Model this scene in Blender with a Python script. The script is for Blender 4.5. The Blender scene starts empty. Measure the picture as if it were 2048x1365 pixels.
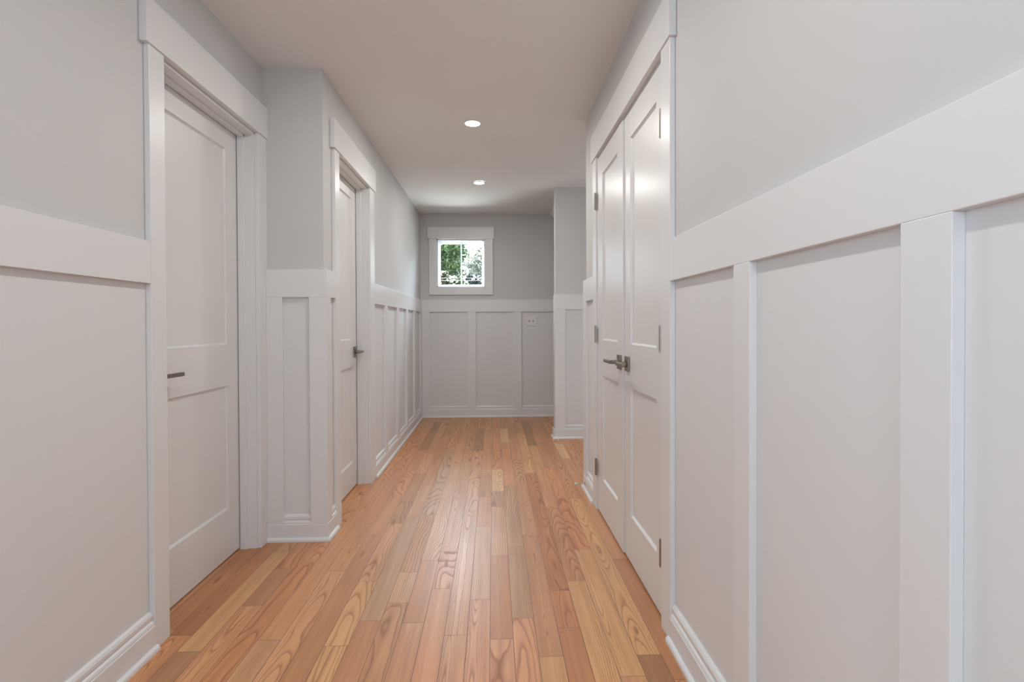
import bpy, bmesh, math, random
from mathutils import Vector, Matrix
from math import sin, cos, pi, radians

C = bpy.context.scene.collection
SC = bpy.context.scene

# ------------------------------------------------------------------ camera
FPX = 1035.0
YAW, PITCH, ROLL = 0.035694, 0.0101, 0.0038
fw = Vector((sin(YAW)*cos(PITCH), cos(YAW)*cos(PITCH), -sin(PITCH)))
rt = Vector((cos(YAW), -sin(YAW), 0.0))
up = rt.cross(fw)
rt2 = rt*cos(ROLL) - up*sin(ROLL)
up2 = up*cos(ROLL) + rt*sin(ROLL)
cam = bpy.data.cameras.new('camera')
cam.sensor_fit = 'HORIZONTAL'; cam.sensor_width = 36.0
cam.lens = FPX*36.0/2048.0
cam.shift_y = -(682.5-660.31)/2048.0
cam.clip_start = 0.02; cam.clip_end = 500
co = bpy.data.objects.new('camera', cam); C.objects.link(co)
M4 = Matrix(((rt2.x, up2.x, -fw.x, 0), (rt2.y, up2.y, -fw.y, 0), (rt2.z, up2.z, -fw.z, 1.1), (0, 0, 0, 1)))
co.matrix_world = M4
SC.camera = co

# ------------------------------------------------------------------ world, sun, daylight, exposure
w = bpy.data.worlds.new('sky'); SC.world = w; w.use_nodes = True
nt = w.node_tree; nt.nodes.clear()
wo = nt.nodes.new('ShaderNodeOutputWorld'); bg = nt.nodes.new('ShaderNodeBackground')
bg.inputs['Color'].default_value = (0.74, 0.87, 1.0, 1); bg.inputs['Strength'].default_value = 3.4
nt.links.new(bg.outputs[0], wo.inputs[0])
# brighter sky (+Y) added above the trees, unseen, to light the floor streak
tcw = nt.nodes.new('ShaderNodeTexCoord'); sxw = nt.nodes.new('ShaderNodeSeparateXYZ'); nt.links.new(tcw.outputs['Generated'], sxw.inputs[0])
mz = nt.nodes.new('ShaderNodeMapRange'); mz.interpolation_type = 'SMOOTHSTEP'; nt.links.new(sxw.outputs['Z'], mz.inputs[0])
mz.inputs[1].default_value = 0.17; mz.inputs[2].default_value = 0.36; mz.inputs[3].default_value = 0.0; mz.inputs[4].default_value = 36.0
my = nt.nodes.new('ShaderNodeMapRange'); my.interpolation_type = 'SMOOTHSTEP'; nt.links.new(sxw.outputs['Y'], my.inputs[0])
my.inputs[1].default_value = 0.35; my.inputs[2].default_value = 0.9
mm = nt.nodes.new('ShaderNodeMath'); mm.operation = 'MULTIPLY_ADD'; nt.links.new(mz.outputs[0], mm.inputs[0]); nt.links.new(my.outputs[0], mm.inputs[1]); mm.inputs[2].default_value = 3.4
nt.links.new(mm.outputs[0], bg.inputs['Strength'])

def add_light(name, kind, loc, energy, color, direction, **kw):
    l = bpy.data.lights.new(name, kind); l.energy = energy; l.color = color
    for k, v in kw.items(): setattr(l, k, v)
    o = bpy.data.objects.new(name, l); C.objects.link(o); o.location = loc
    o.rotation_euler = Vector(direction).to_track_quat('-Z', 'Y').to_euler()
    return o
add_light('sun', 'SUN', (0, 20, 20), 110.0, (1.0, 0.98, 0.95), (0.22, -0.20, -0.955), angle=0.02)
# daylight through the window behind the camera and through the one at the end of the side hall
add_light('rear_window_daylight', 'AREA', (-0.3, -2.58, 1.5), 9.0, (0.66, 0.83, 1.0), (0, 1, 0), shape='RECTANGLE', size=0.85, size_y=0.85)
add_light('side_window_daylight', 'AREA', (-1.20, -1.2, 1.4), 11.8, (0.58, 0.79, 1.0), (1, 0.12, 0), shape='RECTANGLE', size=1.1, size_y=1.2)
# added fill lamp below the sill, unseen, brightens the ceiling through the small window
add_light('ceiling_fill', 'AREA', (-0.3, 7.2, 0.74), 165.0, (0.92, 0.955, 1.0), (0, -0.3, 0.95), shape='RECTANGLE', size=2.4, size_y=1.7)
# portals: where the sky light enters
for nm, loc, d, sx, sy in (('window_portal', (-0.385, 6.31, 1.83), (0, -1, 0), 0.6, 0.6), ('rear_portal', (-0.3, -2.73, 1.5), (0, 1, 0), 0.9, 0.9), ('side_portal', (-1.30, -1.2, 1.4), (1, 0, 0), 1.3, 1.3), ('hall_portal', (2.75, 4.2, 1.4), (-1, 0, 0), 0.9, 0.9)):
    po = add_light(nm, 'AREA', loc, 1.0, (1, 1, 1), d, shape='RECTANGLE', size=sx, size_y=sy)
    po.data.cycles.is_portal = True

SC.view_settings.view_transform = 'Standard'
SC.view_settings.look = 'None'
SC.view_settings.exposure = 0.0
SC.view_settings.gamma = 1.0
SC.view_settings.use_curve_mapping = False

LAMP_W = 7.0
LAMP_COL = (0.975, 0.955, 0.925)

# ------------------------------------------------------------------ helpers
def tag(o, label=None, cat=None, group=None, kind=None):
    if label: o['label'] = label
    if cat: o['category'] = cat
    if group: o['group'] = group
    if kind: o['kind'] = kind
    return o

def empty(name, loc=(0, 0, 0), label=None, cat=None, group=None, kind=None, rz=0.0):
    o = bpy.data.objects.new(name, None); C.objects.link(o)
    o.location = loc; o.rotation_euler = (0, 0, rz); o.empty_display_size = 0.1
    return tag(o, label, cat, group, kind)

def link(name, bm, mat, parent=None, bevel=0.0, smooth=False, local=True, recalc=True):
    """one mesh object; geometry is given in world space and moved into the parent's space"""
    if recalc: bmesh.ops.recalc_face_normals(bm, faces=bm.faces)
    me = bpy.data.meshes.new(name); bm.to_mesh(me); bm.free()
    mats = mat if isinstance(mat, (list, tuple)) else [mat]
    for m in mats: me.materials.append(m)
    o = bpy.data.objects.new(name, me); C.objects.link(o)
    if parent is not None:
        o.parent = parent
        off = Vector((0, 0, 0)); p = parent
        while p is not None: off += p.location; p = p.parent
        if local:
            me.transform(Matrix.Translation(-off))
    if smooth:
        for p in me.polygons: p.use_smooth = True
    if bevel:
        b = o.modifiers.new('bevel', 'BEVEL'); b.width = bevel; b.segments = 2; b.limit_method = 'ANGLE'; b.angle_limit = radians(40)
        b.harden_normals = False
    return o

def rebase(o, origin):
    """moves a top-level mesh's origin without moving its shape"""
    o.data.transform(Matrix.Translation(-Vector(origin))); o.location = origin
    return o

def box(bm, x0, x1, y0, y1, z0, z1, mi=0):
    if x0 > x1: x0, x1 = x1, x0
    if y0 > y1: y0, y1 = y1, y0
    if z0 > z1: z0, z1 = z1, z0
    v = [bm.verts.new(p) for p in ((x0,y0,z0),(x1,y0,z0),(x1,y1,z0),(x0,y1,z0),(x0,y0,z1),(x1,y0,z1),(x1,y1,z1),(x0,y1,z1))]
    for f in ((3,2,1,0),(4,5,6,7),(0,1,5,4),(1,2,6,5),(2,3,7,6),(3,0,4,7)):
        fc = bm.faces.new([v[i] for i in f]); fc.material_index = mi
    return v

def bxs(*bs):
    bm = bmesh.new()
    for b in bs: box(bm, *b)
    return bm

def run(bm, axis, a0, a1, plane, sgn, prof):
    """extrudes a profile (distance out of the wall, height) along x or y"""
    rings = []
    for a in (a0, a1):
        r = []
        for d, z in prof:
            p = plane + sgn*d
            r.append(bm.verts.new((a, p, z) if axis == 'x' else (p, a, z)))
        rings.append(r)
    n = len(prof)
    for i in range(n):
        j = (i+1) % n
        bm.faces.new((rings[0][i], rings[0][j], rings[1][j], rings[1][i]))
    bm.faces.new(rings[0]); bm.faces.new(list(reversed(rings[1])))

def tube(bm, pts, r, seg=12):
    rings = []
    for i, p in enumerate(pts):
        p = Vector(p)
        a = Vector(pts[max(i-1, 0)]); b = Vector(pts[min(i+1, len(pts)-1)])
        t = (b-a).normalized()
        u = t.orthogonal().normalized() if i == 0 else (u - t*u.dot(t)).normalized()
        v = t.cross(u)
        rr = r[i] if isinstance(r, (list, tuple)) else r
        rings.append([bm.verts.new(p + (u*cos(2*pi*k/seg) + v*sin(2*pi*k/seg))*rr) for k in range(seg)])
    for i in range(len(rings)-1):
        for k in range(seg):
            bm.faces.new((rings[i][k], rings[i][(k+1) % seg], rings[i+1][(k+1) % seg], rings[i+1][k]))
    bm.faces.new(list(reversed(rings[0]))); bm.faces.new(rings[-1])

def lathe(bm, cx, cy, prof, seg=48, closed=False):
    rings = [[bm.verts.new((cx + r*cos(2*pi*k/seg), cy + r*sin(2*pi*k/seg), z)) for k in range(seg)] if r > 1e-6 else [bm.verts.new((cx, cy, z))] for r, z in prof]
    idx = list(range(len(prof))) + ([0] if closed else [])
    for i, j in zip(idx[:-1], idx[1:]):
        A, B = rings[i], rings[j]
        for k in range(seg):
            q = (k+1) % seg
            if len(A) == 1 and len(B) == 1: continue
            if len(A) == 1: bm.faces.new((A[0], B[k], B[q]))
            elif len(B) == 1: bm.faces.new((A[k], A[q], B[0]))
            else: bm.faces.new((A[k], A[q], B[q], B[k]))

# ------------------------------------------------------------------ materials
def mat(name, col, rough=0.5, metal=0.0, spec=0.5, bump=0.0, bscale=200.0, coat=0.0):
    m = bpy.data.materials.new(name); m.use_nodes = True
    n = m.node_tree; b = n.nodes['Principled BSDF']
    b.inputs['Base Color'].default_value = (*col, 1); b.inputs['Roughness'].default_value = rough
    b.inputs['Metallic'].default_value = metal; b.inputs['Specular IOR Level'].default_value = spec
    if coat: b.inputs['Coat Weight'].default_value = coat; b.inputs['Coat Roughness'].default_value = 0.12
    tc = n.nodes.new('ShaderNodeTexCoord')
    nz = n.nodes.new('ShaderNodeTexNoise'); nz.inputs['Scale'].default_value = bscale; nz.inputs['Detail'].default_value = 3
    n.links.new(tc.outputs['Object'], nz.inputs['Vector'])
    if bump:
        bp = n.nodes.new('ShaderNodeBump'); bp.inputs['Strength'].default_value = bump; bp.inputs['Distance'].default_value = 0.002
        n.links.new(nz.outputs['Fac'], bp.inputs['Height']); n.links.new(bp.outputs[0], b.inputs['Normal'])
    # a slight roller-and-brush variation of the sheen
    mr = n.nodes.new('ShaderNodeMapRange'); mr.inputs[3].default_value = max(rough-0.02, 0.02); mr.inputs[4].default_value = rough+0.02
    n.links.new(nz.outputs['Fac'], mr.inputs[0]); n.links.new(mr.outputs[0], b.inputs['Roughness'])
    return m

PAINT = mat('wall_paint', (0.650, 0.643, 0.633), 0.62, spec=0.3, bump=0.05, bscale=260)
CEIL = mat('ceiling_paint', (0.84, 0.835, 0.825), 0.8, spec=0.2, bump=0.04, bscale=260)
TRIM = mat('trim_paint', (0.80, 0.80, 0.797), 0.32, spec=0.5, bscale=30)
PANEL = mat('panel_paint', (0.775, 0.773, 0.769), 0.42, spec=0.4, bump=0.03, bscale=240)
DOOR = mat('door_paint', (0.78, 0.772, 0.762), 0.315, spec=0.5, bscale=25)
NICKEL = mat('satin_nickel', (0.30, 0.26, 0.22), 0.30, metal=1.0)
HINGE = mat('hinge_nickel', (0.42, 0.38, 0.34), 0.28, metal=1.0)
CHROME = mat('polished_nickel', (0.72, 0.70, 0.67), 0.16, metal=1.0)
DARKGAP = mat('shadow_gap', (0.05, 0.045, 0.04), 0.9)
PLASTIC = mat('switch_plastic', (0.82, 0.81, 0.79), 0.3)
RUBBER = mat('white_rubber', (0.75, 0.74, 0.72), 0.6)
def vinyl():
    m = bpy.data.materials.new('window_vinyl'); m.use_nodes = True
    n = m.node_tree; b = n.nodes['Principled BSDF']; o = n.nodes['Material Output']
    b.inputs['Base Color'].default_value = (0.88, 0.89, 0.90, 1); b.inputs['Roughness'].default_value = 0.35
    t = n.nodes.new('ShaderNodeBsdfTranslucent'); t.inputs[0].default_value = (0.92, 0.95, 1.0, 1)  # translucency added so outside light makes the frame glow white
    mx = n.nodes.new('ShaderNodeMixShader'); mx.inputs[0].default_value = 0.4
    n.links.new(b.outputs[0], mx.inputs[1]); n.links.new(t.outputs[0], mx.inputs[2]); n.links.new(mx.outputs[0], o.inputs[0])
    return m
VINYL = vinyl()

def emis(name, col, s):
    m = bpy.data.materials.new(name); m.use_nodes = True
    b = m.node_tree.nodes['Principled BSDF']
    b.inputs['Base Color'].default_value = (0.8, 0.8, 0.8, 1)
    b.inputs['Emission Color'].default_value = (*col, 1); b.inputs['Emission Strength'].default_value = s
    return m
LENS = emis('lamp_lens', (1.0, 0.93, 0.84), 9.0)

def glass():
    m = bpy.data.materials.new('pane_glass'); m.use_nodes = True
    n = m.node_tree; n.nodes.clear()
    o = n.nodes.new('ShaderNodeOutputMaterial'); mx = n.nodes.new('ShaderNodeMixShader')
    t = n.nodes.new('ShaderNodeBsdfTransparent'); t.inputs[0].default_value = (0.96, 0.98, 0.97, 1)
    g = n.nodes.new('ShaderNodeBsdfGlossy'); g.inputs['Roughness'].default_value = 0.02
    fr = n.nodes.new('ShaderNodeFresnel'); fr.inputs[0].default_value = 1.45
    n.links.new(fr.outputs[0], mx.inputs[0]); n.links.new(t.outputs[0], mx.inputs[1]); n.links.new(g.outputs[0], mx.inputs[2])
    n.links.new(mx.outputs[0], o.inputs[0])
    return m
GLASS = glass()

def nodes_helper(n):
    def math_(op, a, b=None, c=None):
        x = n.nodes.new('ShaderNodeMath'); x.operation = op
        for i, v in enumerate((a, b, c)):
            if v is None: continue
            if isinstance(v, (int, float)): x.inputs[i].default_value = v
            else: n.links.new(v, x.inputs[i])
        return x.outputs[0]
    return math_

def oak():
    m = bpy.data.materials.new('oak_strip_floor'); m.use_nodes = True
    n = m.node_tree; L = n.links; b = n.nodes['Principled BSDF']
    Mx = nodes_helper(n)
    tone = n.nodes.new('ShaderNodeAttribute'); tone.attribute_name = 'tone'
    gr = n.nodes.new('ShaderNodeAttribute'); gr.attribute_name = 'grain'
    uv = n.nodes.new('ShaderNodeUVMap'); uv.uv_map = 'plank'
    uve = n.nodes.new('ShaderNodeUVMap'); uve.uv_map = 'edge'
    s = n.nodes.new('ShaderNodeSeparateXYZ'); L.new(uv.outputs[0], s.inputs[0])
    se = n.nodes.new('ShaderNodeSeparateXYZ'); L.new(uve.outputs[0], se.inputs[0])
    sg = n.nodes.new('ShaderNodeSeparateColor'); L.new(gr.outputs['Color'], sg.inputs[0])
    u, v = s.outputs[0], s.outputs[1]           # metres across / along, with a random start per board
    u0, z0, seed = sg.outputs[0], sg.outputs[1], sg.outputs[2]
    def comb(a, bb, c):
        x = n.nodes.new('ShaderNodeCombineXYZ')
        for i, q in enumerate((a, bb, c)):
            if isinstance(q, (int, float)): x.inputs[i].default_value = q
            else: L.new(q, x.inputs[i])
        return x.outputs[0]
    def noise(vec, scale, detail=2.0, rough=0.5, dist=0.0):
        x = n.nodes.new('ShaderNodeTexNoise'); x.inputs['Scale'].default_value = scale; x.inputs['Detail'].default_value = detail
        x.inputs['Roughness'].default_value = rough; x.inputs['Distortion'].default_value = dist
        L.new(vec, x.inputs['Vector']); return x.outputs['Fac']
    sd = Mx('MULTIPLY', seed, 37.0)
    # growth rings cut by the saw: distance from a wandering pith line
    wander = noise(comb(Mx('MULTIPLY', u, 4.0), Mx('MULTIPLY', v, 1.05), sd), 1.0, 2.5, 0.5)
    wander = Mx('MULTIPLY', Mx('SUBTRACT', wander, 0.5), 0.050)
    small = noise(comb(Mx('MULTIPLY', u, 50.0), Mx('MULTIPLY', v, 9.0), sd), 1.0, 2.0, 0.55)
    small = Mx('MULTIPLY', Mx('SUBTRACT', small, 0.5), 0.008)
    zz = Mx('ADD', Mx('ADD', z0, wander), Mx('MULTIPLY', Mx('SUBTRACT', seed, 0.5), Mx('MULTIPLY', v, 0.035)))
    uu = Mx('ADD', Mx('SUBTRACT', u, u0), small)
    d = Mx('SQRT', Mx('ADD', Mx('MULTIPLY', uu, uu), Mx('MULTIPLY', zz, zz)))
    ph = Mx('FRACT', Mx('MULTIPLY', d, 300.0))
    # early wood: a sharp dark start that fades across the ring
    ring = Mx('POWER', Mx('SUBTRACT', 1.0, ph), 4.6)
    edge = n.nodes.new('ShaderNodeMapRange'); edge.interpolation_type = 'SMOOTHSTEP'
    L.new(ph, edge.inputs[0]); edge.inputs[1].default_value = 0.0; edge.inputs[2].default_value = 0.12
    ring = Mx('MULTIPLY', ring, edge.outputs[0])
    pores = noise(comb(Mx('MULTIPLY', u, 900.0), Mx('MULTIPLY', v, 22.0), sd), 1.0, 2.0, 0.6)
    pr = n.nodes.new('ShaderNodeMapRange'); L.new(pores, pr.inputs[0]); pr.inputs[1].default_value = 0.52; pr.inputs[2].default_value = 0.72
    streak = noise(comb(Mx('MULTIPLY', u, 45.0), Mx('MULTIPLY', v, 1.3), sd), 1.0, 3.0, 0.55)
    blotch = noise(comb(Mx('MULTIPLY', u, 10.0), Mx('MULTIPLY', v, 2.0), Mx('ADD', sd, 5.0)), 1.0, 2.0, 0.5)
    # rare knots
    vor = n.nodes.new('ShaderNodeTexVoronoi'); vor.feature = 'F1'; vor.inputs['Scale'].default_value = 1.0
    L.new(comb(Mx('MULTIPLY', u, 14.0), Mx('MULTIPLY', v, 3.4), sd), vor.inputs['Vector'])
    kn = n.nodes.new('ShaderNodeMapRange'); L.new(vor.outputs['Distance'], kn.inputs[0]); kn.inputs[1].default_value = 0.16; kn.inputs[2].default_value = 0.05
    pick = n.nodes.new('ShaderNodeSeparateColor'); L.new(vor.outputs['Color'], pick.inputs[0])
    kn = Mx('MULTIPLY', kn.outputs[0], Mx('GREATER_THAN', pick.outputs[0], 0.86))
    # darkening factor
    dark = Mx('ADD', Mx('MULTIPLY', ring, 0.98), Mx('MULTIPLY', Mx('MULTIPLY', pr.outputs[0], ring), 0.35))
    dark = Mx('ADD', dark, Mx('MULTIPLY', pr.outputs[0], 0.22))
    dark = Mx('ADD', dark, Mx('MULTIPLY', Mx('SUBTRACT', 0.55, streak), 0.85))
    dark = Mx('ADD', dark, Mx('MULTIPLY', Mx('SUBTRACT', 0.5, blotch), 0.50))
    dark = Mx('ADD', dark, Mx('MULTIPLY', kn, 0.8))
    cl = n.nodes.new('ShaderNodeClamp'); L.new(dark, cl.inputs[0]); cl.inputs[1].default_value = -0.18; cl.inputs[2].default_value = 0.85
    # seams between the boards
    eu = Mx('MINIMUM', se.outputs[0], se.outputs[1])
    seam = n.nodes.new('ShaderNodeMapRange'); seam.interpolation_type = 'SMOOTHSTEP'
    L.new(eu, seam.inputs[0]); seam.inputs[1].default_value = 0.0004; seam.inputs[2].default_value = 0.0013; seam.inputs[3].default_value = 1.0; seam.inputs[4].default_value = 0.0
    g = n.nodes.new('ShaderNodeMix'); g.data_type = 'RGBA'; g.blend_type = 'MULTIPLY'
    g.inputs[0].default_value = 1.0
    shade = n.nodes.new('ShaderNodeMix'); shade.data_type = 'RGBA'; L.new(cl.outputs[0], shade.inputs[0])
    shade.clamp_factor = False
    shade.inputs[6].default_value = (1.04, 1.04, 1.04, 1); shade.inputs[7].default_value = (0.42, 0.29, 0.21, 1)
    L.new(tone.outputs['Color'], g.inputs[6]); L.new(shade.outputs[2], g.inputs[7])
    fin = n.nodes.new('ShaderNodeMix'); fin.data_type = 'RGBA'; L.new(Mx('MULTIPLY', seam.outputs[0], 0.85), fin.inputs[0])
    L.new(g.outputs[2], fin.inputs[6]); fin.inputs[7].default_value = (0.07, 0.035, 0.02, 1)
    L.new(fin.outputs[2], b.inputs['Base Color'])
    ro = Mx('ADD', 0.34, Mx('MULTIPLY', ring, 0.20)); L.new(Mx('ADD', ro, Mx('MULTIPLY', Mx('SUBTRACT', seed, 0.5), 0.06)), b.inputs['Roughness'])
    b.inputs['Specular IOR Level'].default_value = 0.5
    bp = n.nodes.new('ShaderNodeBump'); bp.inputs['Strength'].default_value = 0.5; bp.inputs['Distance'].default_value = 0.0006
    hgt = Mx('SUBTRACT', 1.0, Mx('ADD', Mx('ADD', Mx('MULTIPLY', ring, 0.7), Mx('MULTIPLY', pr.outputs[0], 0.25)), Mx('MULTIPLY', seam.outputs[0], 2.0)))
    L.new(hgt, bp.inputs['Height']); L.new(bp.outputs[0], b.inputs['Normal'])
    return m
OAK = oak()

def leafmat(name, a, bcol):
    m = bpy.data.materials.new(name); m.use_nodes = True
    n = m.node_tree; b = n.nodes['Principled BSDF']
    at = n.nodes.new('ShaderNodeAttribute'); at.attribute_name = 'leaf'
    mx = n.nodes.new('ShaderNodeMix'); mx.data_type = 'RGBA'
    n.links.new(at.outputs['Fac'], mx.inputs[0]); mx.inputs[6].default_value = (*a, 1); mx.inputs[7].default_value = (*bcol, 1)
    n.links.new(mx.outputs[2], b.inputs['Base Color']); b.inputs['Roughness'].default_value = 0.6
    return m
JOINTS={"-17":[-2.597,-1.98,-1.172,-0.521,0.072,0.883,2.03,3.1,4.147,4.842,5.74,6.47,7.132],"-16":[-2.681,-1.992,-0.839,0.25,1.324,2.395,3.07,3.822,4.779,5.805,6.911],"-15":[-2.178,-1.572,-0.628,0.359,1.238,1.903,2.761,3.369,4.527,5.639,6.545,7.29],"-14":[-2.159,-1.237,-0.114,0.988,1.868,2.687,3.626,4.457,5.111,5.86,6.938],"-13":[-2.722,-2.142,-1.185,-0.452,0.445,1.301,1.772,2.545,3.743,4.42,5.239,5.92,6.881],"-12":[-2.57,-1.789,-0.754,0.005,0.918,2.056,2.369,2.985,3.575,4.273,5.321,6.271],"-11":[-2.596,-1.83,-1.165,-0.317,0.261,1.264,2.397,3.43,4.601,5.628,6.802],"-10":[-2.738,-2.0,-0.822,0.231,1.048,1.826,2.989,3.741,5.59,6.543,7.625],"-9":[-2.559,-1.885,-1.046,-0.407,0.391,1.566,2.331,2.887,3.918,4.737,5.316,5.976,7.036],"-8":[-2.514,-1.776,-1.162,0.026,0.851,1.536,2.73,3.319,3.904,4.564,5.898,6.888],"-7":[-2.653,-2.076,-1.207,-0.495,0.703,1.784,2.229,2.878,3.224,3.851,4.468,5.097,5.991,7.044],"-6":[-2.484,-1.292,-0.431,0.276,1.093,1.931,2.97,3.572,4.545,5.119,5.943,6.654],"-5":[-2.21,-1.336,-0.765,-0.05,0.658,1.343,2.05,2.306,3.006,4.66,5.775,6.417,7.001],"-4":[-2.147,-1.229,-0.035,0.776,1.912,2.416,4.03,4.824,5.38,6.355,7.419],"-3":[-2.266,-1.395,-0.784,-0.097,1.021,2.156,2.508,2.917,4.173,5.324,6.093,7.07],"-2":[-2.23,-1.263,-0.183,0.71,1.829,3.059,4.509,5.485,6.48,7.205],"-1":[-2.15,-0.979,-0.38,0.801,2.063,2.812,3.299,3.823,5.324,6.499,7.484],"0":[-2.721,-1.587,-0.954,0.226,1.209,1.799,2.458,3.115,3.409,3.923,4.531,5.494,6.414,7.449],"1":[-2.147,-1.455,-0.903,0.247,0.805,1.925,2.55,3.533,4.831,5.461,6.537,7.596],"2":[-2.179,-1.271,-0.15,0.531,1.698,2.684,3.604,4.22,4.982,5.747,6.877],"3":[-2.247,-1.391,-0.499,0.069,0.641,1.855,2.119,3.815,5.184,6.12,6.988],"4":[-2.188,-1.243,-0.602,0.183,1.232,2.195,3.085,4.107,4.689,5.891,6.448,7.542],"5":[-2.212,-1.607,-0.704,0.094,1.156,1.591,2.503,3.255,3.957,4.823,6.002,6.613],"6":[-2.676,-1.722,-0.597,0.287,1.119,1.692,3.237,4.345,5.635,6.69,7.283],"7":[-2.177,-1.5,-0.753,0.34,1.57,2.395,4.216,4.737,5.806,6.465,7.583],"8":[-2.635,-1.988,-1.117,-0.347,0.555,1.693,2.705,3.258,4.011,4.915,5.781,6.797],"9":[-2.435,-1.836,-1.127,-0.026,0.756,1.805,2.995,3.953,4.943,5.889,6.642],"10":[-2.446,-1.304,-0.555,0.559,1.62,2.568,3.406,4.047,5.098,5.884,6.864],"11":[-2.663,-2.06,-1.416,-0.34,0.325,1.461,2.253,3.178,3.955,4.909,5.52,6.331,7.49],"12":[-2.633,-1.658,-0.896,-0.15,0.415,0.978,2.145,3.234,4.305,5.38,6.549,7.202],"13":[-2.37,-1.498,-0.575,0.584,1.628,2.808,3.434,4.407,5.396,6.431,7.382],"14":[-2.21,-1.463,-0.31,0.504,1.444,2.577,3.584,4.335,5.035,5.797,6.755],"15":[-2.102,-0.968,-0.158,0.653,1.734,2.468,3.286,3.845,4.514,5.415,6.416,7.365],"16":[-2.513,-1.345,-0.39,0.262,0.856,2.039,3.231,4.379,5.321,6.074,6.683,7.401],"17":[-2.606,-1.452,-0.322,0.734,1.38,2.085,2.83,3.996,4.652,5.716,6.708],"18":[-2.394,-1.221,-0.5,0.391,1.043,1.656,2.226,2.982,3.611,4.201,5.396,6.134,7.263],"19":[-2.294,-1.268,-0.292,0.877,1.998,3.015,3.929,4.93,5.951,6.86],"20":[-2.423,-1.773,-0.674,0.19,0.785,1.444,2.562,3.279,4.083,5.077,6.187,6.95],"21":[-2.499,-1.674,-1.105,0.014,0.577,1.751,2.4,3.052,4.153,5.239,5.939,6.849],"22":[-2.44,-1.423,-0.753,0.334,1.531,2.541,3.689,4.849,5.645,6.746],"23":[-2.208,-1.276,-0.657,0.296,1.438,2.187,3.157,4.29,5.23,5.805,6.765],"24":[-2.584,-1.476,-0.496,0.254,1.386,2.342,3.113,4.205,5.335,6.465,7.589],"25":[-2.322,-1.318,-0.375,0.518,1.71,2.489,3.092,4.106,4.98,5.884,6.823],"26":[-2.588,-1.907,-1.311,-0.253,0.888,1.891,2.517,3.703,4.79,5.671,6.222,7.32],"27":[-2.345,-1.39,-0.828,0.198,0.77,1.631,2.275,3.059,4.188,5.224,6.304,7.048],"28":[-2.498,-1.554,-0.982,-0.164,1.019,2.06,3.17,3.915,4.914,5.976,6.984],"29":[-2.466,-1.802,-1.24,-0.114,1.042,1.771,2.813,3.627,4.585,5.682,6.441,7.394],"30":[-2.584,-1.701,-1.132,-0.411,0.326,1.471,2.107,3.15,3.756,4.947,5.605,6.215,6.902],"31":[-2.144,-1.159,-0.03,0.845,1.469,2.24,3.086,4.28,4.938,5.647,6.745],"32":[-2.676,-1.494,-0.752,0.167,1.146,2.286,2.885,3.986,4.652,5.669,6.237,7.285],"33":[-2.632,-1.948,-1.376,-0.615,0.149,1.337,2.282,3.069,4.262,4.924,5.614,6.785],"34":[-2.132,-1.137,0.049,0.637,1.774,2.782,3.766,4.864,5.482,6.161,6.801]}
TONES={"-7":[[2.161,"c"],[1.879,"c2"],[3.053,"b2"],[1.687,"c2"]],"0":[[3.663,"c"],[3.252,"b2"]],"-2":[[4.745,"b"],[1.646,"n"]],"-5":[[2.196,"p"],[3.198,"g"]],"-6":[[2.54,"g"]],"1":[[2.92,"g"],[2.263,"g"],[5.117,"c"],[1.66,"n"]],"-1":[[2.364,"p"]],"3":[[1.976,"r"],[1.731,"r"],[2.21,"o"],[4.822,"c2"]],"2":[[1.632,"c2"]],"5":[[2.248,"c2"],[2.558,"r"]],"4":[[1.812,"c2"],[4.438,"c2"],[4.759,"b"]],"6":[[1.62,"b"],[2.497,"c2"]],"7":[[1.617,"o"],[4.514,"c"]],"-13":[[1.964,"c2"],[1.708,"b2"]],"-15":[[1.939,"o"]],"-14":[[2.109,"o"]],"-12":[[2.265,"b2"]],"-11":[[1.804,"r"]],"-10":[[1.743,"p"]],"-8":[[5.719,"b"]],"-4":[[3.678,"p"]]}

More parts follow.
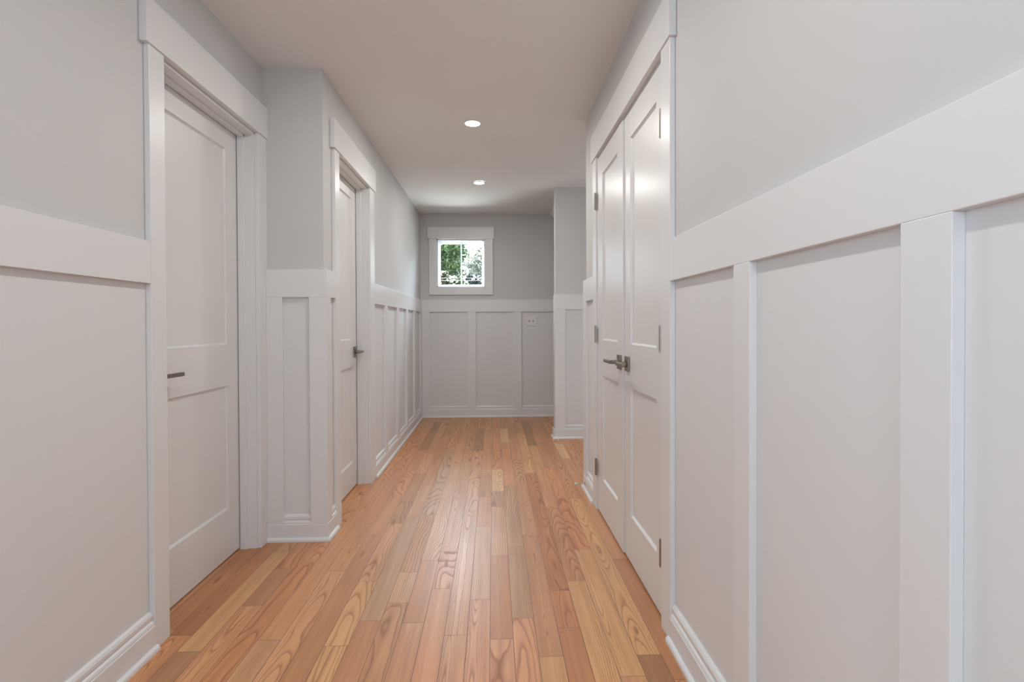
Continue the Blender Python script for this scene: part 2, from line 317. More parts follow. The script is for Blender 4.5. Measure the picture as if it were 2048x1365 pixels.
# ------------------------------------------------------------------ floor
def build_floor():
    X0, W = -0.0165, 0.0813
    rnd = random.Random(11)
    base = {'n': None, 'c': (0.70, 0.47, 0.29), 'c2': (0.60, 0.365, 0.205), 'b': (0.34, 0.18, 0.095), 'b2': (0.41, 0.23, 0.135),
            'g': (0.46, 0.29, 0.195), 'p': (0.56, 0.335, 0.21), 'r': (0.49, 0.225, 0.12), 'o': (0.43, 0.20, 0.098)}  # grey tone, and one pale board, hold some painted-in sheen
    bm = bmesh.new()
    uv1 = bm.loops.layers.uv.new('plank'); uv2 = bm.loops.layers.uv.new('edge')
    tl = bm.loops.layers.float_color.new('tone'); gl = bm.loops.layers.float_color.new('grain')
    for ks, js in JOINTS.items():
        k = int(ks); xa = X0 + k*W; xb = xa + W
        ys = [-3.4] + js + [8.1]
        for y0, y1 in zip(ys[:-1], ys[1:]):
            tn = None
            for yy, t in TONES.get(ks, []):
                if y0 <= yy <= y1 and base[t]: tn = tuple(1.17*(0.82*c + 0.18*m) for c, m in zip(base[t], (0.53, 0.28, 0.165)))
            r = rnd.random(); q = rnd.random(); z = rnd.random()
            if tn is None:
                l = rnd.uniform(0.91, 1.09); hq = rnd.uniform(-1, 1)
                tn = (0.62*l, (0.325 + 0.022*hq)*l, (0.187 + 0.020*hq + 0.008*rnd.uniform(-1, 1))*l)
            tn = (tn[0]*1.05, tn[1]*0.965, tn[2]*0.775)
            if z < 0.5: g = ((rnd.random()-0.5)*0.05, 0.03 + 0.035*rnd.random(), r)     # flat sawn: cathedrals
            else: g = (0.09 + 0.1*rnd.random(), 0.02 + 0.1*rnd.random(), r)              # rift and quarter sawn: straight grain
            off = rnd.uniform(0, 40)
            c = [(xa, y0), (xb, y0), (xb, y1), (xa, y1)]
            f = bm.faces.new([bm.verts.new((x, y, 0)) for x, y in c])
            for lp, (x, y) in zip(f.loops, c):
                lp[uv1].uv = (x-xa-W/2, y-y0+off)
                lp[tl] = (*tn, 1); lp[gl] = (g[0], g[1], g[2], 1)
                lp[uv2].uv = (0, 0)
    # edge distance needs a mesh line along the middle of each board
    faces = list(bm.faces)
    for f in faces:
        ls = list(f.loops); P = [l.vert.co.copy() for l in ls]
        xa, xb, y0, y1 = P[0].x, P[1].x, P[0].y, P[2].y
        d = {l: (l[uv1].uv.copy(), l[tl].copy(), l[gl].copy()) for l in ls}
        u0v = ls[0][uv1].uv.copy(); T = ls[0][tl].copy(); G = ls[0][gl].copy()
        bm.faces.remove(f)
        h = (xb-xa)/2
        xs = [xa, xa+h, xb]; yv = [y0, y0+h, y1-h, y1]
        if y1-y0 < 2.2*h: yv = [y0, (y0+y1)/2, y1]
        for i in range(2):
            for j in range(len(yv)-1):
                c = [(xs[i], yv[j]), (xs[i+1], yv[j]), (xs[i+1], yv[j+1]), (xs[i], yv[j+1])]
                nf = bm.faces.new([bm.verts.new((x, y, 0)) for x, y in c])
                for lp, (x, y) in zip(nf.loops, c):
                    lp[uv1].uv = (x-xa-h, y-y0+u0v.y); lp[tl] = T; lp[gl] = G
                    lp[uv2].uv = (min(x-xa, xb-x), min(y-y0, y1-y))
    me = bpy.data.meshes.new('floor'); bm.to_mesh(me); bm.free()
    me.materials.append(OAK)
    o = bpy.data.objects.new('floor', me); C.objects.link(o)
    tag(o, 'light red oak strip floor running down the hallway', 'floor', kind='structure')
build_floor()
ob = link('floor_base', bxs((-1.5, 2.8, -3.4, 8.1, -0.12, -0.004)), DARKGAP); tag(ob, 'underside of the wooden floor', 'floor', kind='structure')

# ------------------------------------------------------------------ measures
H = 2.408                      # ceiling
XL, XR, XF = -1.169, 0.624, -0.867   # near left wall, right wall, far left wall
YJ, YB, YP, YE = 2.683, 6.182, 4.965, 3.46   # jog face, back wall, partition face, end of right wall
TH = 0.019                     # trim thickness
ZS = 1.30                      # where panel paint gives way to wall paint, hidden behind the rail

def wall(name, label, parts, **kw):
    bm = bmesh.new()
    for (x0, x1, y0, y1, z0, z1) in parts:
        if z0 < ZS < z1:
            box(bm, x0, x1, y0, y1, z0, ZS, 1); box(bm, x0, x1, y0, y1, ZS, z1, 0)
        else:
            box(bm, x0, x1, y0, y1, z0, z1, 1 if z1 <= ZS else 0)
    o = link(name, bm, [PAINT, PANEL]); tag(o, label, 'wall', kind='structure'); return o

T = 0.12
HB = 2.56                      # walls run up past the ceiling
D1A, D1B, D1H = 1.866, 2.592, 2.040      # rough openings
D2A, D2B, D2H = 2.903, 3.614, 2.046
D3A, D3B, D3H = 1.852, 3.036, 2.078
wall('wall_left', 'near left wall above white board and batten, holding the nearest door', [
    (XL-T, XL, -2.6, -1.8, 0, HB), (XL-T, XL, -1.8, -0.6, 0, 0.75), (XL-T, XL, -1.8, -0.6, 2.05, HB), (XL-T, XL, -0.6, D1A, 0, HB), (XL-T, XL, D1B, YJ, 0, HB), (XL-T, XL, D1A, D1B, D1H, HB)])
wall('wall_left_jog', 'short left wall facing the camera between the two left doors', [(XL, XF, YJ, YJ+T, 0, HB)])
wall('wall_left_far', 'far left wall holding the second door and running to the window', [
    (XF-T, XF, YJ+T, D2A, 0, HB), (XF-T, XF, D2B, YB, 0, HB), (XF-T, XF, D2A, D2B, D2H, HB)])
WX0, WX1, WZ0, WZ1 = -0.672, -0.097, 1.545, 2.122
wall('wall_back', 'grey back wall at the end of the hallway around the small window', [
    (XF-T, WX0, YB, YB+0.10, 0, HB), (WX1, 2.4, YB, YB+0.10, 0, HB), (WX0, WX1, YB, YB+0.10, 0, WZ0), (WX0, WX1, YB, YB+0.10, WZ1, HB)])
wall('wall_right', 'right wall with tall board and batten and the double doors', [
    (XR, XR+T, -2.6, D3A, 0, HB), (XR, XR+T, D3B, YE, 0, HB), (XR, XR+T, D3A, D3B, D3H, HB)])
wall('wall_partition', 'short wall end standing forward of the back wall on the right', [(0.598, 2.4, YP, YP+0.118, 0, HB)])
wall('wall_side_hall', 'hidden wall of the side hall beyond the right corner', [(XR+T, 2.7, YE-T, YE, 0, HB), (2.6, 2.72, YE, YP, 0, 0.95), (2.6, 2.72, YE, YP, 1.85, HB), (2.6, 2.72, YE, 3.8, 0.95, 1.85), (2.6, 2.72, 4.6, YP, 0.95, 1.85), (2.4, 2.5, YP, YB+0.10, 0, HB)])
wall('wall_rear', 'wall with a window closing the hall behind the camera', [(XL-T, -0.75, -2.72, -2.6, 0, HB), (0.15, XR+T, -2.72, -2.6, 0, HB), (-0.75, 0.15, -2.72, -2.6, 0, 1.05), (-0.75, 0.15, -2.72, -2.6, 1.95, HB)])
# solid backing behind the closed doors
wall('wall_closet', 'dark space behind the closed doors', [(XR+0.75, XR+0.85, 1.2, YE-T, 0, HB), (XR+T, XR+0.75, 1.2, 1.3, 0, HB), (XL-0.9, XL-0.8, 1.2, 4.2, 0, HB), (XL-0.8, XL-T, 1.2, 1.3, 0, HB), (XL-0.8, XF-T, 4.1, 4.2, 0, HB)])

def build_ceiling():
    bm = bmesh.new()
    top = 2.62
    # flat part over the far hall and side hall, sloped under the eave at the far right
    def poly(pts):
        bm.faces.new([bm.verts.new(p) for p in pts])
    ye = YE
    # near hall: flat on the left, rising a little towards the right wall
    xm = -0.25; zr = 2.462
    poly([(XL-0.9, -2.8, H), (xm, -2.8, H), (xm, ye, H), (XL-0.9, ye, H)])
    poly([(xm, -2.8, H), (1.6, -2.8, zr+(zr-H)/(XR-xm)*(1.6-XR)), (1.6, ye, zr+(zr-H)/(XR-xm)*(1.6-XR)), (xm, ye, H)])
    # beyond the corner the rise levels out again before the short wall end
    zb = H + 0.008; ze = YP+0.1
    rise = lambda x: max(0.0, (zr-H)/(XR-xm)*(x-xm))
    n = 8
    cols = [XL-0.9, xm, XR, 1.6, 2.8]
    for i in range(n):
        a, b = i/n, (i+1)/n
        ya, yb_ = ye+(ze-ye)*a, ye+(ze-ye)*b
        za = lambda x, t: H + 0.008*t + min(rise(x), rise(1.6))*(1-t)
        for x0, x1 in zip(cols[:-1], cols[1:]):
            poly([(x0, ya, za(x0, a)), (x1, ya, za(x1, a)), (x1, yb_, za(x1, b)), (x0, yb_, za(x0, b))])
    xs = 0.676
    poly([(XL-0.9, YP+0.1, zb), (xs, YP+0.1, zb), (xs, YB+0.10, zb+0.004), (XL-0.9, YB+0.10, zb+0.004)])
    poly([(xs, YP+0.1, zb), (2.6, YP+0.1, zb-0.75*(2.6-xs)), (2.6, YB+0.10, zb-0.75*(2.6-xs)), (xs, YB+0.10, zb+0.004)])
    # upper skin
    poly([(XL-0.9, -2.8, top), (2.8, -2.8, top), (2.8, YB+0.10, top), (XL-0.9, YB+0.10, top)])
    o = link('ceiling', bm, CEIL); tag(o, 'smooth off-white hallway ceiling with recessed lamps', 'ceiling', kind='structure')
    bm = bxs((XL-1.0, 2.9, -2.9, YB+0.10, 2.63, 2.75)); o = link('roof_deck', bm, CEIL); tag(o, 'roof deck above the ceiling', 'roof', kind='structure')
build_ceiling()

# ------------------------------------------------------------------ wainscot and skirting
CAP = [(0, .087), (.0175, .087), (.019, .092), (.016, .099), (.0105, .103), (.0105, .106), (.0135, .110), (.0135, .121), (.009, .129), (.004, .133), (0, .133)]
BASE = [(0, 0), (.021, 0), (.021, .085), (.019, .088), (0, .088)]
SHOE = [(.021, 0), (.0335, 0), (.0335, .008), (.031, .014), (.026, .018), (.021, .0195)]

def dado(idx, label, axis, plane, sgn, a0, a1, z0, z1, stiles, raila=None, th=TH):
    """rail and battens on one wall; stiles are (start, end) along the wall"""
    e = empty('trim_%d' % idx, ((0.5*(a0+a1), plane, 0) if axis == 'x' else (plane, 0.5*(a0+a1), 0)), label, 'wainscot', kind='structure')
    def bx(s0, s1, zz0, zz1, t0=0.0, t1=th):
        p0, p1 = plane+sgn*t0, plane+sgn*t1
        return (s0, s1, p0, p1, zz0, zz1) if axis == 'x' else (p0, p1, s0, s1, zz0, zz1)
    r0, r1 = raila or (a0, a1)
    link('chair_rail', bxs(bx(r0, r1, z0, z1)), TRIM, e, bevel=0.0012)
    for s0, s1 in stiles:
        link('batten', bxs(bx(s0, s1, 0.0885, z0)), TRIM, e, bevel=0.0012)
    return e

def skirting(name, label, axis, plane, sgn, a0, a1, panels, shoe=None, base=None):
    bm = bmesh.new(); b0, b1 = base or (a0, a1); run(bm, axis, b0, b1, plane, sgn, BASE)
    o = link(name, bm, TRIM, bevel=0.0008); tag(o, label, 'baseboard', kind='structure')
    bm = bmesh.new()
    for p0, p1 in panels: run(bm, axis, p0, p1, plane, sgn, CAP)
    link('base_cap', bm, TRIM, o)
    bm = bmesh.new(); s0, s1 = shoe or (b0, b1); run(bm, axis, s0, s1, plane, sgn, SHOE)
    link('shoe_molding', bm, TRIM, o)
    return o

# near left wall
dado(1, 'white board and batten on the near left wall before the first door', 'y', XL, 1, -0.4, 1.784, 1.243, 1.385, [(0.93, 1.02), (0.27, 0.36), (-0.39, -0.3)])
skirting('baseboard_left', 'white stepped baseboard at the near left wall', 'y', XL, 1, -0.4, 1.784, [(1.02, 1.784), (0.36, .93), (-.3, .27)], shoe=(-0.4, 1.79))
# jog
dado(2, 'white panelled board and batten on the short wall facing the camera', 'x', YJ, -1, -1.150, XF+TH, 1.244, 1.385, [(-1.150, -1.071), (-0.936, XF+TH)])
skirting('baseboard_left_jog', 'white baseboard of the short wall facing the camera', 'x', YJ, -1, -1.150, XF+0.021, [(-1.071, -0.936)], shoe=(-1.150, XF+0.0335))
# far left, before and after the second door
dado(3, 'narrow white panelled return between the outer corner and the second left door', 'y', XF, 1, YJ, 2.822, 1.246, 1.388, [(YJ, 2.735)])
skirting('baseboard_left_return', 'short white baseboard beside the second left door', 'y', XF, 1, YJ, 2.822, [(2.735, 2.822)], shoe=(YJ-0.02, 2.822), base=(YJ-0.0, 2.822))
dado(4, 'white board and batten on the far left wall leading to the window wall', 'y', XF, 1, 3.742, 6.163, 1.254, 1.399, [(4.10, 4.19), (4.60, 4.69), (5.095, 5.185), (5.59, 5.68), (6.075, 6.163)])
skirting('baseboard_left_far', 'white baseboard along the far left wall', 'y', XF, 1, 3.742, 6.161, [(3.742, 4.10), (4.19, 4.60), (4.69, 5.095), (5.185, 5.59), (5.68, 6.075)])
# back wall
dado(5, 'white board and batten under the small window on the back wall', 'x', YB, -1, XF, 2.3, 1.255, 1.399, [(XF+TH, -0.754), (-0.302, -0.210), (0.243, 0.336), (0.79, 0.88)])
skirting('baseboard_back', 'white baseboard along the back wall', 'x', YB, -1, XF+0.0, 2.3, [(-0.754, -0.302), (-0.210, 0.243), (0.336, 0.79), (.88, 2.3)], base=(XF+0.021, 2.3), shoe=(XF+.0335, 2.3))
# right wall near
dado(6, 'large white board and batten on the near right wall', 'y', XR, -1, -2.6, 1.755, 1.248, 1.391, [(1.204, 1.286), (0.663, 0.750), (0.12, 0.207), (-.42, -.333), (-.96, -.873)])
skirting('baseboard_right', 'white stepped baseboard at the near right wall', 'y', XR, -1, -2.6, 1.755, [(1.286, 1.755), (.75, 1.204), (.207, .663), (-.333, .12), (-.873, -.42), (-2.6, -.96)], shoe=(-2.6, 1.765))
# right wall beyond the doors
dado(7, 'narrow white panelled strip between the double doors and the right corner', 'y', XR, -1, 3.138, YE+TH, 1.252, 1.394, [(3.375, YE+TH)])
skirting('baseboard_right_far', 'short white baseboard between the double doors and the right corner', 'y', XR, -1, 3.138, YE+0.021, [(3.138, 3.375)], shoe=(3.138, YE+0.0335))
dado(8, 'white panelling round the corner on the end of the right wall', 'x', YE, 1, XR, 2.6, 1.252, 1.394, [(XR, .72), (1.2, 1.29)])
skirting('baseboard_right_end', 'white baseboard round the corner of the right wall', 'x', YE, 1, XR, 2.6, [(.72, 1.2), (1.29, 2.6)])
# partition
dado(9, 'white panelling on the short wall end in front of the back wall', 'x', YP, -1, 0.589, 2.4, 1.246, 1.389, [(0.589, 0.69), (1.15, 1.24)])
skirting('baseboard_partition', 'white baseboard at the short wall end in front of the back wall', 'x', YP, -1, 0.598-TH-.002, 2.4, [(0.69, 1.15), (1.24, 2.4)], shoe=(0.598-.0335, 2.4))
dado(10, 'white end board on the left edge of the short wall end', 'y', 0.598, -1, YP, YP+0.118, 1.246, 1.389, [(YP, YP+0.118)], th=0.009)
skirting('baseboard_partition_end', 'stepped baseboard end on the left edge of the short wall end', 'y', 0.598, -1, YP, YP+0.118, [])

# ------------------------------------------------------------------ door casings
def casing(idx, label, plane, sgn, a0, a1, zh, near, far, hdr0, hdr1, hz0, hz1, leafplane, stop=True):
    """a0,a1: opening along y; near,far: outer edges of the legs; sgn: direction into the hall"""
    e = empty('trim_%d' % idx, (plane, 0.5*(a0+a1), 0), label, 'door casing', kind='structure')
    fp = plane + sgn*TH
    hp = plane + sgn*0.026
    link('side_casing', bxs((plane, fp, near, a0+0.0, 0, hz0)), TRIM, e, bevel=0.0015)
    link('side_casing', bxs((plane, fp, a1-0.0, far, 0, hz0)), TRIM, e, bevel=0.0015)
    link('head_casing', bxs((plane, hp, hdr0, hdr1, hz0, hz1)), TRIM, e, bevel=0.0015)
    back = plane - sgn*T
    j = 0.0045
    bm = bxs((plane, back, a0, a0+j, 0, zh), (plane, back, a1-j, a1, 0, zh), (plane, back, a0, a1, zh-j, zh))
    link('jamb', bm, TRIM, e)
    if stop:
        # door stop strip just in front of the leaf
        s1 = leafplane + sgn*0.0045; s2 = leafplane + sgn*0.036
        bm = bxs((s1, s2, a0+j, a0+j+0.010, 0, zh-j), (s1, s2, a1-j-0.010, a1-j, 0, zh-j), (s1, s2, a0+j, a1-j, zh-j-0.010, zh-j))
        link('stop_strip', bm, TRIM, e, bevel=0.001)
    return e
casing(11, 'white casing with a tall head board round the nearest left door', XL, 1, D1A, D1B, D1H, 1.785, YJ, 1.764, YJ, 2.048, 2.202, -1.252)
casing(12, 'white casing with a tall head board round the second left door', XF, 1, D2A, D2B, D2H, 2.823, 3.742, 2.80, 3.765, 2.052, 2.208, -0.946)
casing(13, 'wide white casing with a tall head board round the double doors', XR, -1, D3A, D3B, D3H, 1.756, 3.138, 1.744, 3.160, 2.082, 2.24, 0.618, stop=False)

# ------------------------------------------------------------------ doors
def leaf(name, label, plane, sgn, y0, y1, z0, z1, py0, py1, zt, zm1, zm0, zb):
    """two-panel slab; plane is the face towards the hall, the slab extends the other way"""
    th = 0.035; rec = 0.0105; bw = 0.008
    bm = bmesh.new(); bk = plane - sgn*th
    box(bm, plane, bk, y0, py0, z0, z1); box(bm, plane, bk, py1, y1, z0, z1)
    for a, b in ((z0, zb), (zm0, zm1), (zt, z1)): box(bm, plane, bk, py0, py1, a, b)
    rp = plane - sgn*rec
    for a, b in ((zb, zm0), (zm1, zt)):
        box(bm, rp, bk+sgn*0.008, py0, py1, a, b)
        o = [(plane-sgn*0.002, py0, a), (plane-sgn*0.002, py1, a), (plane-sgn*0.002, py1, b), (plane-sgn*0.002, py0, b)]
        i = [(rp+sgn*0.0003, py0+bw, a+bw), (rp+sgn*0.0003, py1-bw, a+bw), (rp+sgn*0.0003, py1-bw, b-bw), (rp+sgn*0.0003, py0+bw, b-bw)]
        ov = [bm.verts.new(p) for p in o]; iv = [bm.verts.new(p) for p in i]
        for k in range(4):
            q = (k+1) % 4; 
            fc = bm.faces.new((ov[k], ov[q], iv[q], iv[k])); fc.normal_update()
            if fc.normal.x*sgn < 0: fc.normal_flip()
    o = link(name, bm, DOOR, recalc=False)
    rebase(o, (plane, 0.5*(y0+y1), z0))
    tag(o, label, 'door', kind='structure')
    return o

def lever(door, plane, sgn, yc, zc, ydir, length=0.125, reach=0.052):
    """square rose with a flat lever, ydir is the way the lever points"""
    r = link('handle_rose', bxs((plane, plane+sgn*0.009, yc-0.033, yc+0.033, zc-0.035, zc+0.035)), NICKEL, door, bevel=0.0015)
    bm = bmesh.new()
    tube(bm, [(plane+sgn*0.009, yc, zc), (plane+sgn*0.018, yc, zc), (plane+sgn*0.020, yc, zc), (plane+sgn*reach, yc, zc)], [0.015, 0.015, 0.0095, 0.0095], 16)
    x0, x1 = plane+sgn*(reach-0.010), plane+sgn*(reach+0.006)
    ya, yb = yc-ydir*0.011, yc+ydir*length
    # bar with a rounded tip
    n = 6; pts = []
    zt, zb = zc+0.0075, zc-0.0075
    ring = []
    for zz in (zb, zt): ring.append((ya, zz))
    tip = []
    for k in range(n+1):
        a = pi/2 - pi*k/n
        tip.append((yb-ydir*0.004+ydir*0.004*cos(a), zc+0.0075*sin(a)))
    prof = [(ya, zb), (ya, zt)] + tip
    A = [bm.verts.new((x0, y, z)) for y, z in prof]; B = [bm.verts.new((x1, y, z)) for y, z in prof]
    m = len(prof)
    for k in range(m): bm.faces.new((A[k], A[(k+1) % m], B[(k+1) % m], B[k]))
    bm.faces.new(A); bm.faces.new(list(reversed(B)))
    link('lever', bm, NICKEL, r, bevel=0.001)

def hinge(door, x, y, z0, z1, sgn):
    bm = bmesh.new()
    n = 5; hgt = (z1-z0)/n
    for i in range(n):
        tube(bm, [(x, y, z0+i*hgt+0.0004), (x, y, z0+(i+1)*hgt-0.0004)], 0.0062, 12)
    tube(bm, [(x, y, z0-0.003), (x, y, z1+0.003)], 0.0042, 10)
    box(bm, x+0.002, x+0.0045, y-0.016, y+0.016, z0, z1)
    link('hinge', bm, HINGE, door)

d1 = leaf('door_1', 'white two-panel door set back in the nearest left wall', -1.252, 1, 1.873, 2.5865, 0.010, 2.031, 1.978, 2.482, 1.932, 1.0125, 0.819, 0.236)
lever(d1, -1.252, 1, 1.935, 0.914, 1, length=0.11)
d2 = leaf('door_2', 'white two-panel door with a bronze-toned lever in the far left wall', -0.946, 1, 2.910, 3.607, 0.010, 2.037, 3.005, 3.507, 1.95, 1.003, 0.821, 0.18)
lever(d2, -0.946, 1, 3.558, 0.920, -1, length=0.11)
d3 = leaf('door_3', 'nearer leaf of the white double doors, hinged beside the near panelling', 0.622, -1, 1.868, 2.431, 0.012, 2.066, 1.956, 2.331, 1.946, 1.0085, 0.811, 0.223)
d4 = leaf('door_4', 'farther leaf of the white double doors, hinged at the corner side', 0.614, -1, 2.435, 3.030, 0.012, 2.066, 2.545, 2.895, 1.948, 1.012, 0.811, 0.218)
lever(d3, 0.622, -1, 2.375, 0.917, -1, length=0.115)
lever(d4, 0.614, -1, 2.492, 0.917, 1, length=0.115)
for z0, z1 in ((1.778, 1.879), (0.999, 1.094), (0.215, 0.313)):
    hinge(d3, 0.607, 1.861, z0, z1, -1)
for z0, z1 in ((1.776, 1.872), (0.994, 1.091), (0.210, 0.305)):
    hinge(d4, 0.602, 3.036, z0, z1, -1)

# ------------------------------------------------------------------ window
def build_window():
    c = empty('trim_14', (-0.38, YB, 1.5), 'white casing with a wide head board round the small window', 'window casing', kind='structure')
    fy = YB-TH
    link('side_casing', bxs((-0.760, WX0, fy, YB, WZ0, WZ1)), TRIM, c, bevel=0.0012)
    link('side_casing', bxs((WX1, -0.005, fy, YB, WZ0, WZ1)), TRIM, c, bevel=0.0012)
    link('head_casing', bxs((-0.777, 0.010, YB-0.026, YB, WZ1, 2.261)), TRIM, c, bevel=0.0012)
    link('sill_casing', bxs((-0.760, -0.005, fy, YB, 1.458, WZ0)), TRIM, c, bevel=0.0012)
    wdw = empty('window_1', (-0.385, YB+0.1, 1.545), 'small square window with one vertical bar looking onto trees', 'window', kind='structure')
    y0, y1 = YB+0.015, YB+0.10
    j = 0.012
    link('jamb_liner', bxs((WX0, WX0+j, y0, y1, WZ0, WZ1), (WX1-j, WX1, y0, y1, WZ0, WZ1), (WX0, WX1, y0, y1, WZ0, WZ0+j), (WX0, WX1, y0, y1, WZ1-j, WZ1)), TRIM, wdw)
    x0, x1, z0, z1 = WX0+j, WX1-j, WZ0+j, WZ1-j
    fw_ = 0.028; ys0, ys1 = YB+0.055, YB+0.092
    link('sash', bxs((x0, x0+fw_, ys0, ys1, z0, z1), (x1-fw_, x1, ys0, ys1, z0, z1), (x0+fw_, x1-fw_, ys0, ys1, z0, z0+fw_), (x0+fw_, x1-fw_, ys0, ys1, z1-0.036, z1)), VINYL, wdw, bevel=0.003)
    link('glazing_bar', bxs((-0.392, -0.375, YB+0.068, YB+0.076, z0+fw_, z1-0.036)), VINYL, wdw, bevel=0.002)
    link('window_latch', bxs((-0.40, -0.367, YB+0.047, YB+0.055, z1-0.030, z1-0.018)), VINYL, wdw, bevel=0.002)
    bm = bmesh.new()
    box(bm, x0+fw_-0.004, x1-fw_+0.004, YB+0.0765, YB+0.0785, z0+fw_-0.004, z1-0.032)
    link('pane', bm, GLASS, wdw)
build_window()

# ------------------------------------------------------------------ small things
def switch():
    e = empty('light_switch', (0.452, YB, 1.146), 'white double toggle switch plate on the back wall under the rail', 'light switch')
    link('cover_plate', bxs((0.393, 0.511, YB-0.007, YB, 1.087, 1.206)), PLASTIC, e, bevel=0.002)
    for dx in (-0.023, 0.023):
        x = 0.452+dx
        bm = bmesh.new()
        box(bm, x-0.0065, x+0.0065, YB-0.0076, YB-0.007, 1.134, 1.159)
        s = link('toggle_slot', bm, DARKGAP, e)
        bm = bmesh.new()
        v = box(bm, x-0.0048, x+0.0048, YB-0.020, YB-0.0076, 1.146, 1.157)
        for q in (v[2], v[3]): q.co.z -= 0.006
        link('toggle', bm, PLASTIC, e, bevel=0.001)
        for zz in (1.1165, 1.1765):
            bm = bmesh.new(); tube(bm, [(x, YB-0.007, zz), (x, YB-0.0082, zz)], 0.003, 10); link('screw', bm, RUBBER, e)
switch()

def doorstop():
    y, z = 3.392, 0.046
    x = XR-0.021
    e = empty('door_stop', (x, y, z), 'small metal door stop on the baseboard by the right corner', 'door stop')
    bm = bmesh.new(); tube(bm, [(x, y, z), (x-0.004, y, z), (x-0.007, y, z)], [0.013, 0.013, 0.008], 16); link('mounting_flange', bm, CHROME, e, smooth=False)
    bm = bmesh.new(); tube(bm, [(x-0.007, y, z), (x-0.058, y, z)], 0.0042, 12); link('rod', bm, CHROME, e)
    bm = bmesh.new(); tube(bm, [(x-0.058, y, z), (x-0.060, y, z), (x-0.071, y, z), (x-0.073, y, z)], [0.007, 0.0085, 0.0085, 0.006], 14); link('rubber_tip', bm, RUBBER, e)
doorstop()

def downlight(x, y, label, watt=LAMP_W):
    z = H + (0.004 if y > YE else 0.0) + (0.0077 if x > -0.25 and y < YE else 0)
    e = empty('recessed_downlight', (x, y, z), label, 'ceiling light', 'recessed ceiling lamps along the hallway')
    bm = bmesh.new()
    lathe(bm, x, y, [(0.062, z), (0.061, z-0.004), (0.055, z-0.0065), (0.049, z-0.005), (0.048, z+0.0)], closed=True)
    link('trim_ring', bm, RUBBER, e, smooth=True)
    bm = bmesh.new()
    lathe(bm, x, y, [(0.0478, z-0.002), (0.044, z-0.0045), (0.03, z-0.007), (0.0, z-0.008)])
    link('lens', bm, LENS, e, smooth=True)
    l = bpy.data.lights.new('lamp_glow', 'AREA'); l.shape = 'DISK'; l.size = 0.09; l.energy = watt; l.color = LAMP_COL
    lo = bpy.data.objects.new('lamp_glow', l); C.objects.link(lo); lo.parent = e; lo.location = (0, 0, -0.012)
downlight(-0.131, 2.04, 'lit recessed lamp at the top edge of the photo, nearest along the ceiling')
downlight(-0.131, 3.392, 'larger-looking lit recessed lamp in the middle of the ceiling')
downlight(-0.128, 4.791, 'farthest lit recessed lamp on the ceiling before the window wall', 7.2)
downlight(-0.131, 0.59, 'lit recessed lamp overhead just behind the top edge')

# ------------------------------------------------------------------ outside
LA = leafmat('leaves_deep', (0.036, 0.078, 0.030), (0.19, 0.27, 0.11))
LB = leafmat('leaves_pale', (0.20, 0.21, 0.18), (0.85, 0.85, 0.80))
LC = leafmat('leaves_light', (0.014, 0.034, 0.012), (0.080, 0.095, 0.05))
LD = leafmat('leaves_blue', (0.010, 0.024, 0.026), (0.045, 0.066, 0.070))
BARK = mat('bark', (0.12, 0.09, 0.07), 0.9, bump=0.6, bscale=20)
SLATE = mat('roof_slate', (0.011, 0.018, 0.021), 0.8, bump=0.3, bscale=8)
SIDING = mat('house_siding', (0.03, 0.033, 0.036), 0.8)
GRASS = mat('lawn', (0.030, 0.042, 0.022), 0.9, bump=0.5, bscale=10)
CABLE = mat('cable_sleeve', (0.03, 0.03, 0.03), 0.6)
GZ = -3.3
bm = bxs((-60, 60, 7.5, 120, GZ-0.2, GZ)); o = link('ground', bm, GRASS); tag(o, 'lawn below the window', 'ground', kind='structure')

def plant(name, label, cat, x, y, blobs, m, n, size, trunk=0.16, seed=1, group=None):
    """crown of single leaves on leafy masses, over a branching trunk"""
    rnd = random.Random(seed)
    e = empty(name, (x, y, GZ), label, cat, group)
    bm = bmesh.new(); lay = bm.faces.layers.float.new('leaf')
    tot = sum(b[3]**2 for b in blobs)
    for bx_, by_, bz_, r in blobs:
        for i in range(int(n*r*r/tot)):
            while True:
                d = Vector((rnd.uniform(-1, 1), rnd.uniform(-1, 1), rnd.uniform(-1, 1)))
                if 0.05 < d.length < 1: break
            d = d.normalized()*(rnd.random()**0.35)
            # lumpy surface
            lump = 0.82 + 0.22*sin(5*d.x+seed)*sin(6*d.z+1.3*seed) + 0.12*sin(11*d.y+d.x*7)
            p = Vector((x+bx_, y+by_, bz_)) + d*r*lump
            t = Vector((rnd.uniform(-1, 1), rnd.uniform(-1, 1), rnd.uniform(-1, 1))).normalized()
            s = t.orthogonal().normalized()
            a = size*rnd.uniform(0.6, 1.3)
            q = [p-t*a*0.6, p+s*a*0.34, p+t*a*0.6, p-s*a*0.34]
            f = bm.faces.new([bm.verts.new(c) for c in q]); f[lay] = min(1, max(0, rnd.gauss(0.45+0.3*d.z, 0.25)))
    me = bpy.data.meshes.new('crown'); bm.to_mesh(me); bm.free(); me.materials.append(m)
    me.transform(Matrix.Translation((-x, -y, -GZ)))
    o = bpy.data.objects.new('crown', me); C.objects.link(o); o.parent = e
    bm = bmesh.new()
    top = max(b[2] for b in blobs)
    tube(bm, [(x, y, GZ), (x+0.05, y, GZ+0.4*(top-GZ)), (x, y, top)], [trunk, trunk*0.75, trunk*0.2], 8)
    for bx_, by_, bz_, r in blobs:
        zs = GZ + 0.45*(bz_-GZ)
        tube(bm, [(x, y, zs), (x+bx_*0.6, y+by_*0.6, zs+0.6*(bz_-zs)), (x+bx_, y+by_, bz_)], [trunk*0.5, trunk*0.3, trunk*0.08], 6)
    link('trunk', bm, BARK, e)
    return e
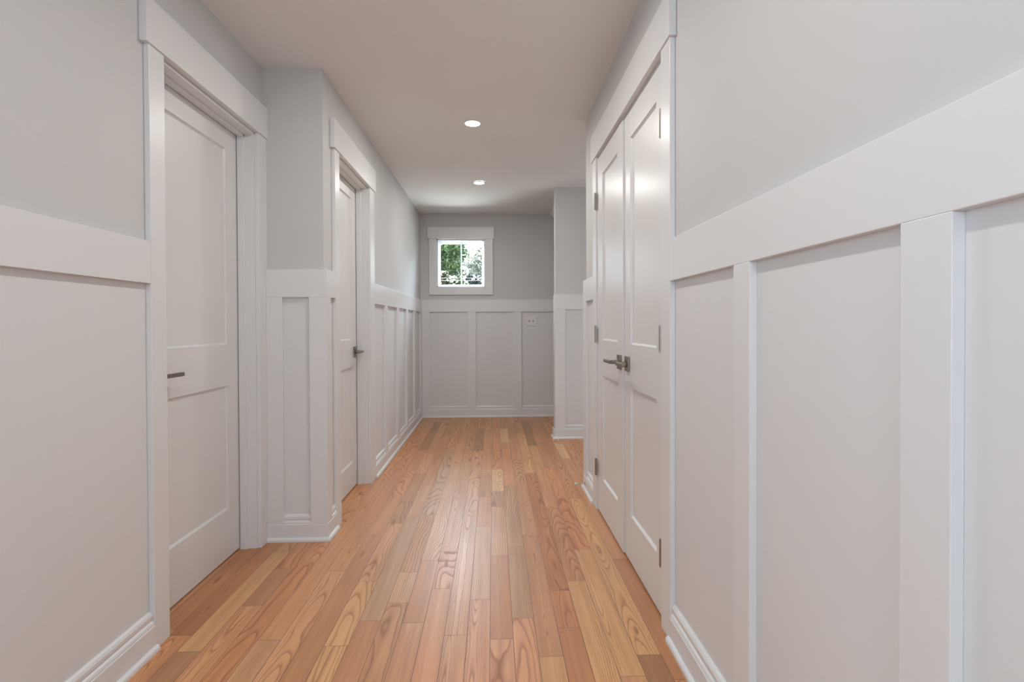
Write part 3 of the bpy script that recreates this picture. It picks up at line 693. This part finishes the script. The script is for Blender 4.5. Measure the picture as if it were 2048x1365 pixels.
plant('leafy_tree', 'deep green leafy tree at the left of the window view', 'tree', -4.2, 38, [(0.0, 0, 6.6, 1.9), (1.1, -0.3, 5.2, 1.1), (-1.2, 0.3, 5.4, 1.7), (0.9, 0.4, 8.0, 1.4), (-1.4, 0, 8.0, 1.6), (1.3, 0.2, 6.6, 1.2), (0, 0, 4.2, 1.3)], LA, 17000, 0.24, 0.22, 3, 'trees seen through the window')
plant('pale_tree', 'pale sunlit tree at the right of the window view', 'tree', -1.0, 43.5, [(-0.7, 0, 6.6, 1.2), (0.4, 0.2, 5.9, 1.3), (1.4, 0, 7.2, 1.3), (0.1, 0.3, 7.6, 1.1), (1.9, 0, 5.6, 1.2), (-0.6, 0, 5.2, .9), (0.6, 0, 4.6, 1.0)], LB, 9000, 0.20, 0.18, 5, 'trees seen through the window')
plant('tall_hedge_shrub', 'light green rounded bush at the lower left of the window view', 'bush', -3.0, 31, [(0, 0, 3.6, 0.85), (0.9, 0, 3.4, 0.7), (-1.1, 0, 3.7, 0.8), (0.1, 0, 2.2, 1.4), (0.4, 0, 0.2, 1.8)], LC, 15000, 0.22, 0.12, 8, 'bushes seen through the window')
plant('blue_green_shrub', 'blue-green bush at the lower right of the window view', 'bush', -0.9, 37.2, [(-0.5, 0, 4.0, 0.8), (0.5, 0.2, 3.8, 0.8), (-1.0, 0, 3.3, .8), (0, 0, 2.0, 1.2), (0, 0, -0.5, 1.5)], LD, 13000, 0.22, 0.12, 13, 'bushes seen through the window')

BOUNCE = mat('bounce_membrane', (0.80, 0.80, 0.79), 0.7, bump=0.1, bscale=30)
def bounce():  # unseen roof, added to throw sunlight up onto the ceiling
    e = empty('bounce_roof', (0.2, 7.9, GZ), 'unseen added pale porch roof below the window', 'porch roof')
    bm = bmesh.new()
    vs = [bm.verts.new(p) for p in ((-3.2, YB+0.17, 0.55), (4.5, YB+0.17, 0.55), (4.5, 9.6, 0.15), (-3.2, 9.6, 0.15), (-3.2, YB+0.17, 0.43), (4.5, YB+0.17, 0.43), (4.5, 9.6, 0.03), (-3.2, 9.6, 0.03))]
    for f in ((0, 1, 2, 3), (7, 6, 5, 4), (0, 4, 5, 1), (1, 5, 6, 2), (2, 6, 7, 3), (3, 7, 4, 0)): bm.faces.new([vs[i] for i in f])
    link('bounce_sheet', bm, BOUNCE, e)
    for px in (-3.0, 0.6, 4.2):
        link('post', bxs((px, px+0.12, 9.3, 9.42, GZ, 0.05)), TRIM, e)
bounce()

def house():
    x0, x1, y0, y1 = -5.0, 2.5, 56, 64
    e = empty('neighbour_house', (-1.2, 60, GZ), 'blue-grey roofed house behind the bushes in the window view', 'house')
    link('house_wall', bxs((x0, x1, y0, y1, GZ, 5.2)), SIDING, e)
    bm = bmesh.new()
    a = [(x0-0.4, y0-0.5, 5.1), (x1+0.4, y0-0.5, 5.1), (x1+0.4, 60, 7.1), (x0-0.4, 60, 7.1), (x0-0.4, y1+0.5, 5.1), (x1+0.4, y1+0.5, 5.1)]
    v = [bm.verts.new(p) for p in a]
    for f in ((0, 1, 2, 3), (3, 2, 5, 4), (0, 3, 4), (1, 5, 2), (0, 4, 5, 1)): bm.faces.new([v[i] for i in f])
    link('roof', bm, SLATE, e)
    for px in (-3.8, -1.6, 0.6): link('house_window', bxs((px, px+1.0, y0-0.04, y0, 1.5, 3.0)), SLATE, e)
house()
def cables():
    e = empty('utility_line', (-8.0, 28, GZ), 'overhead line crossing the lower part of the window view', 'utility line')
    for px in (-14.0, 12.0):
        bm = bmesh.new(); tube(bm, [(px, 28, GZ), (px, 28, 4.6)], [0.14, 0.10], 10); link('pole', bm, BARK, e)
    for zc in (3.62, 3.48):
        bm = bmesh.new(); tube(bm, [(-14+1.3*k, 28, zc+0.0012*(k-10)**2) for k in range(21)], 0.012, 6)
        link('cable', bm, CABLE, e)
cables()
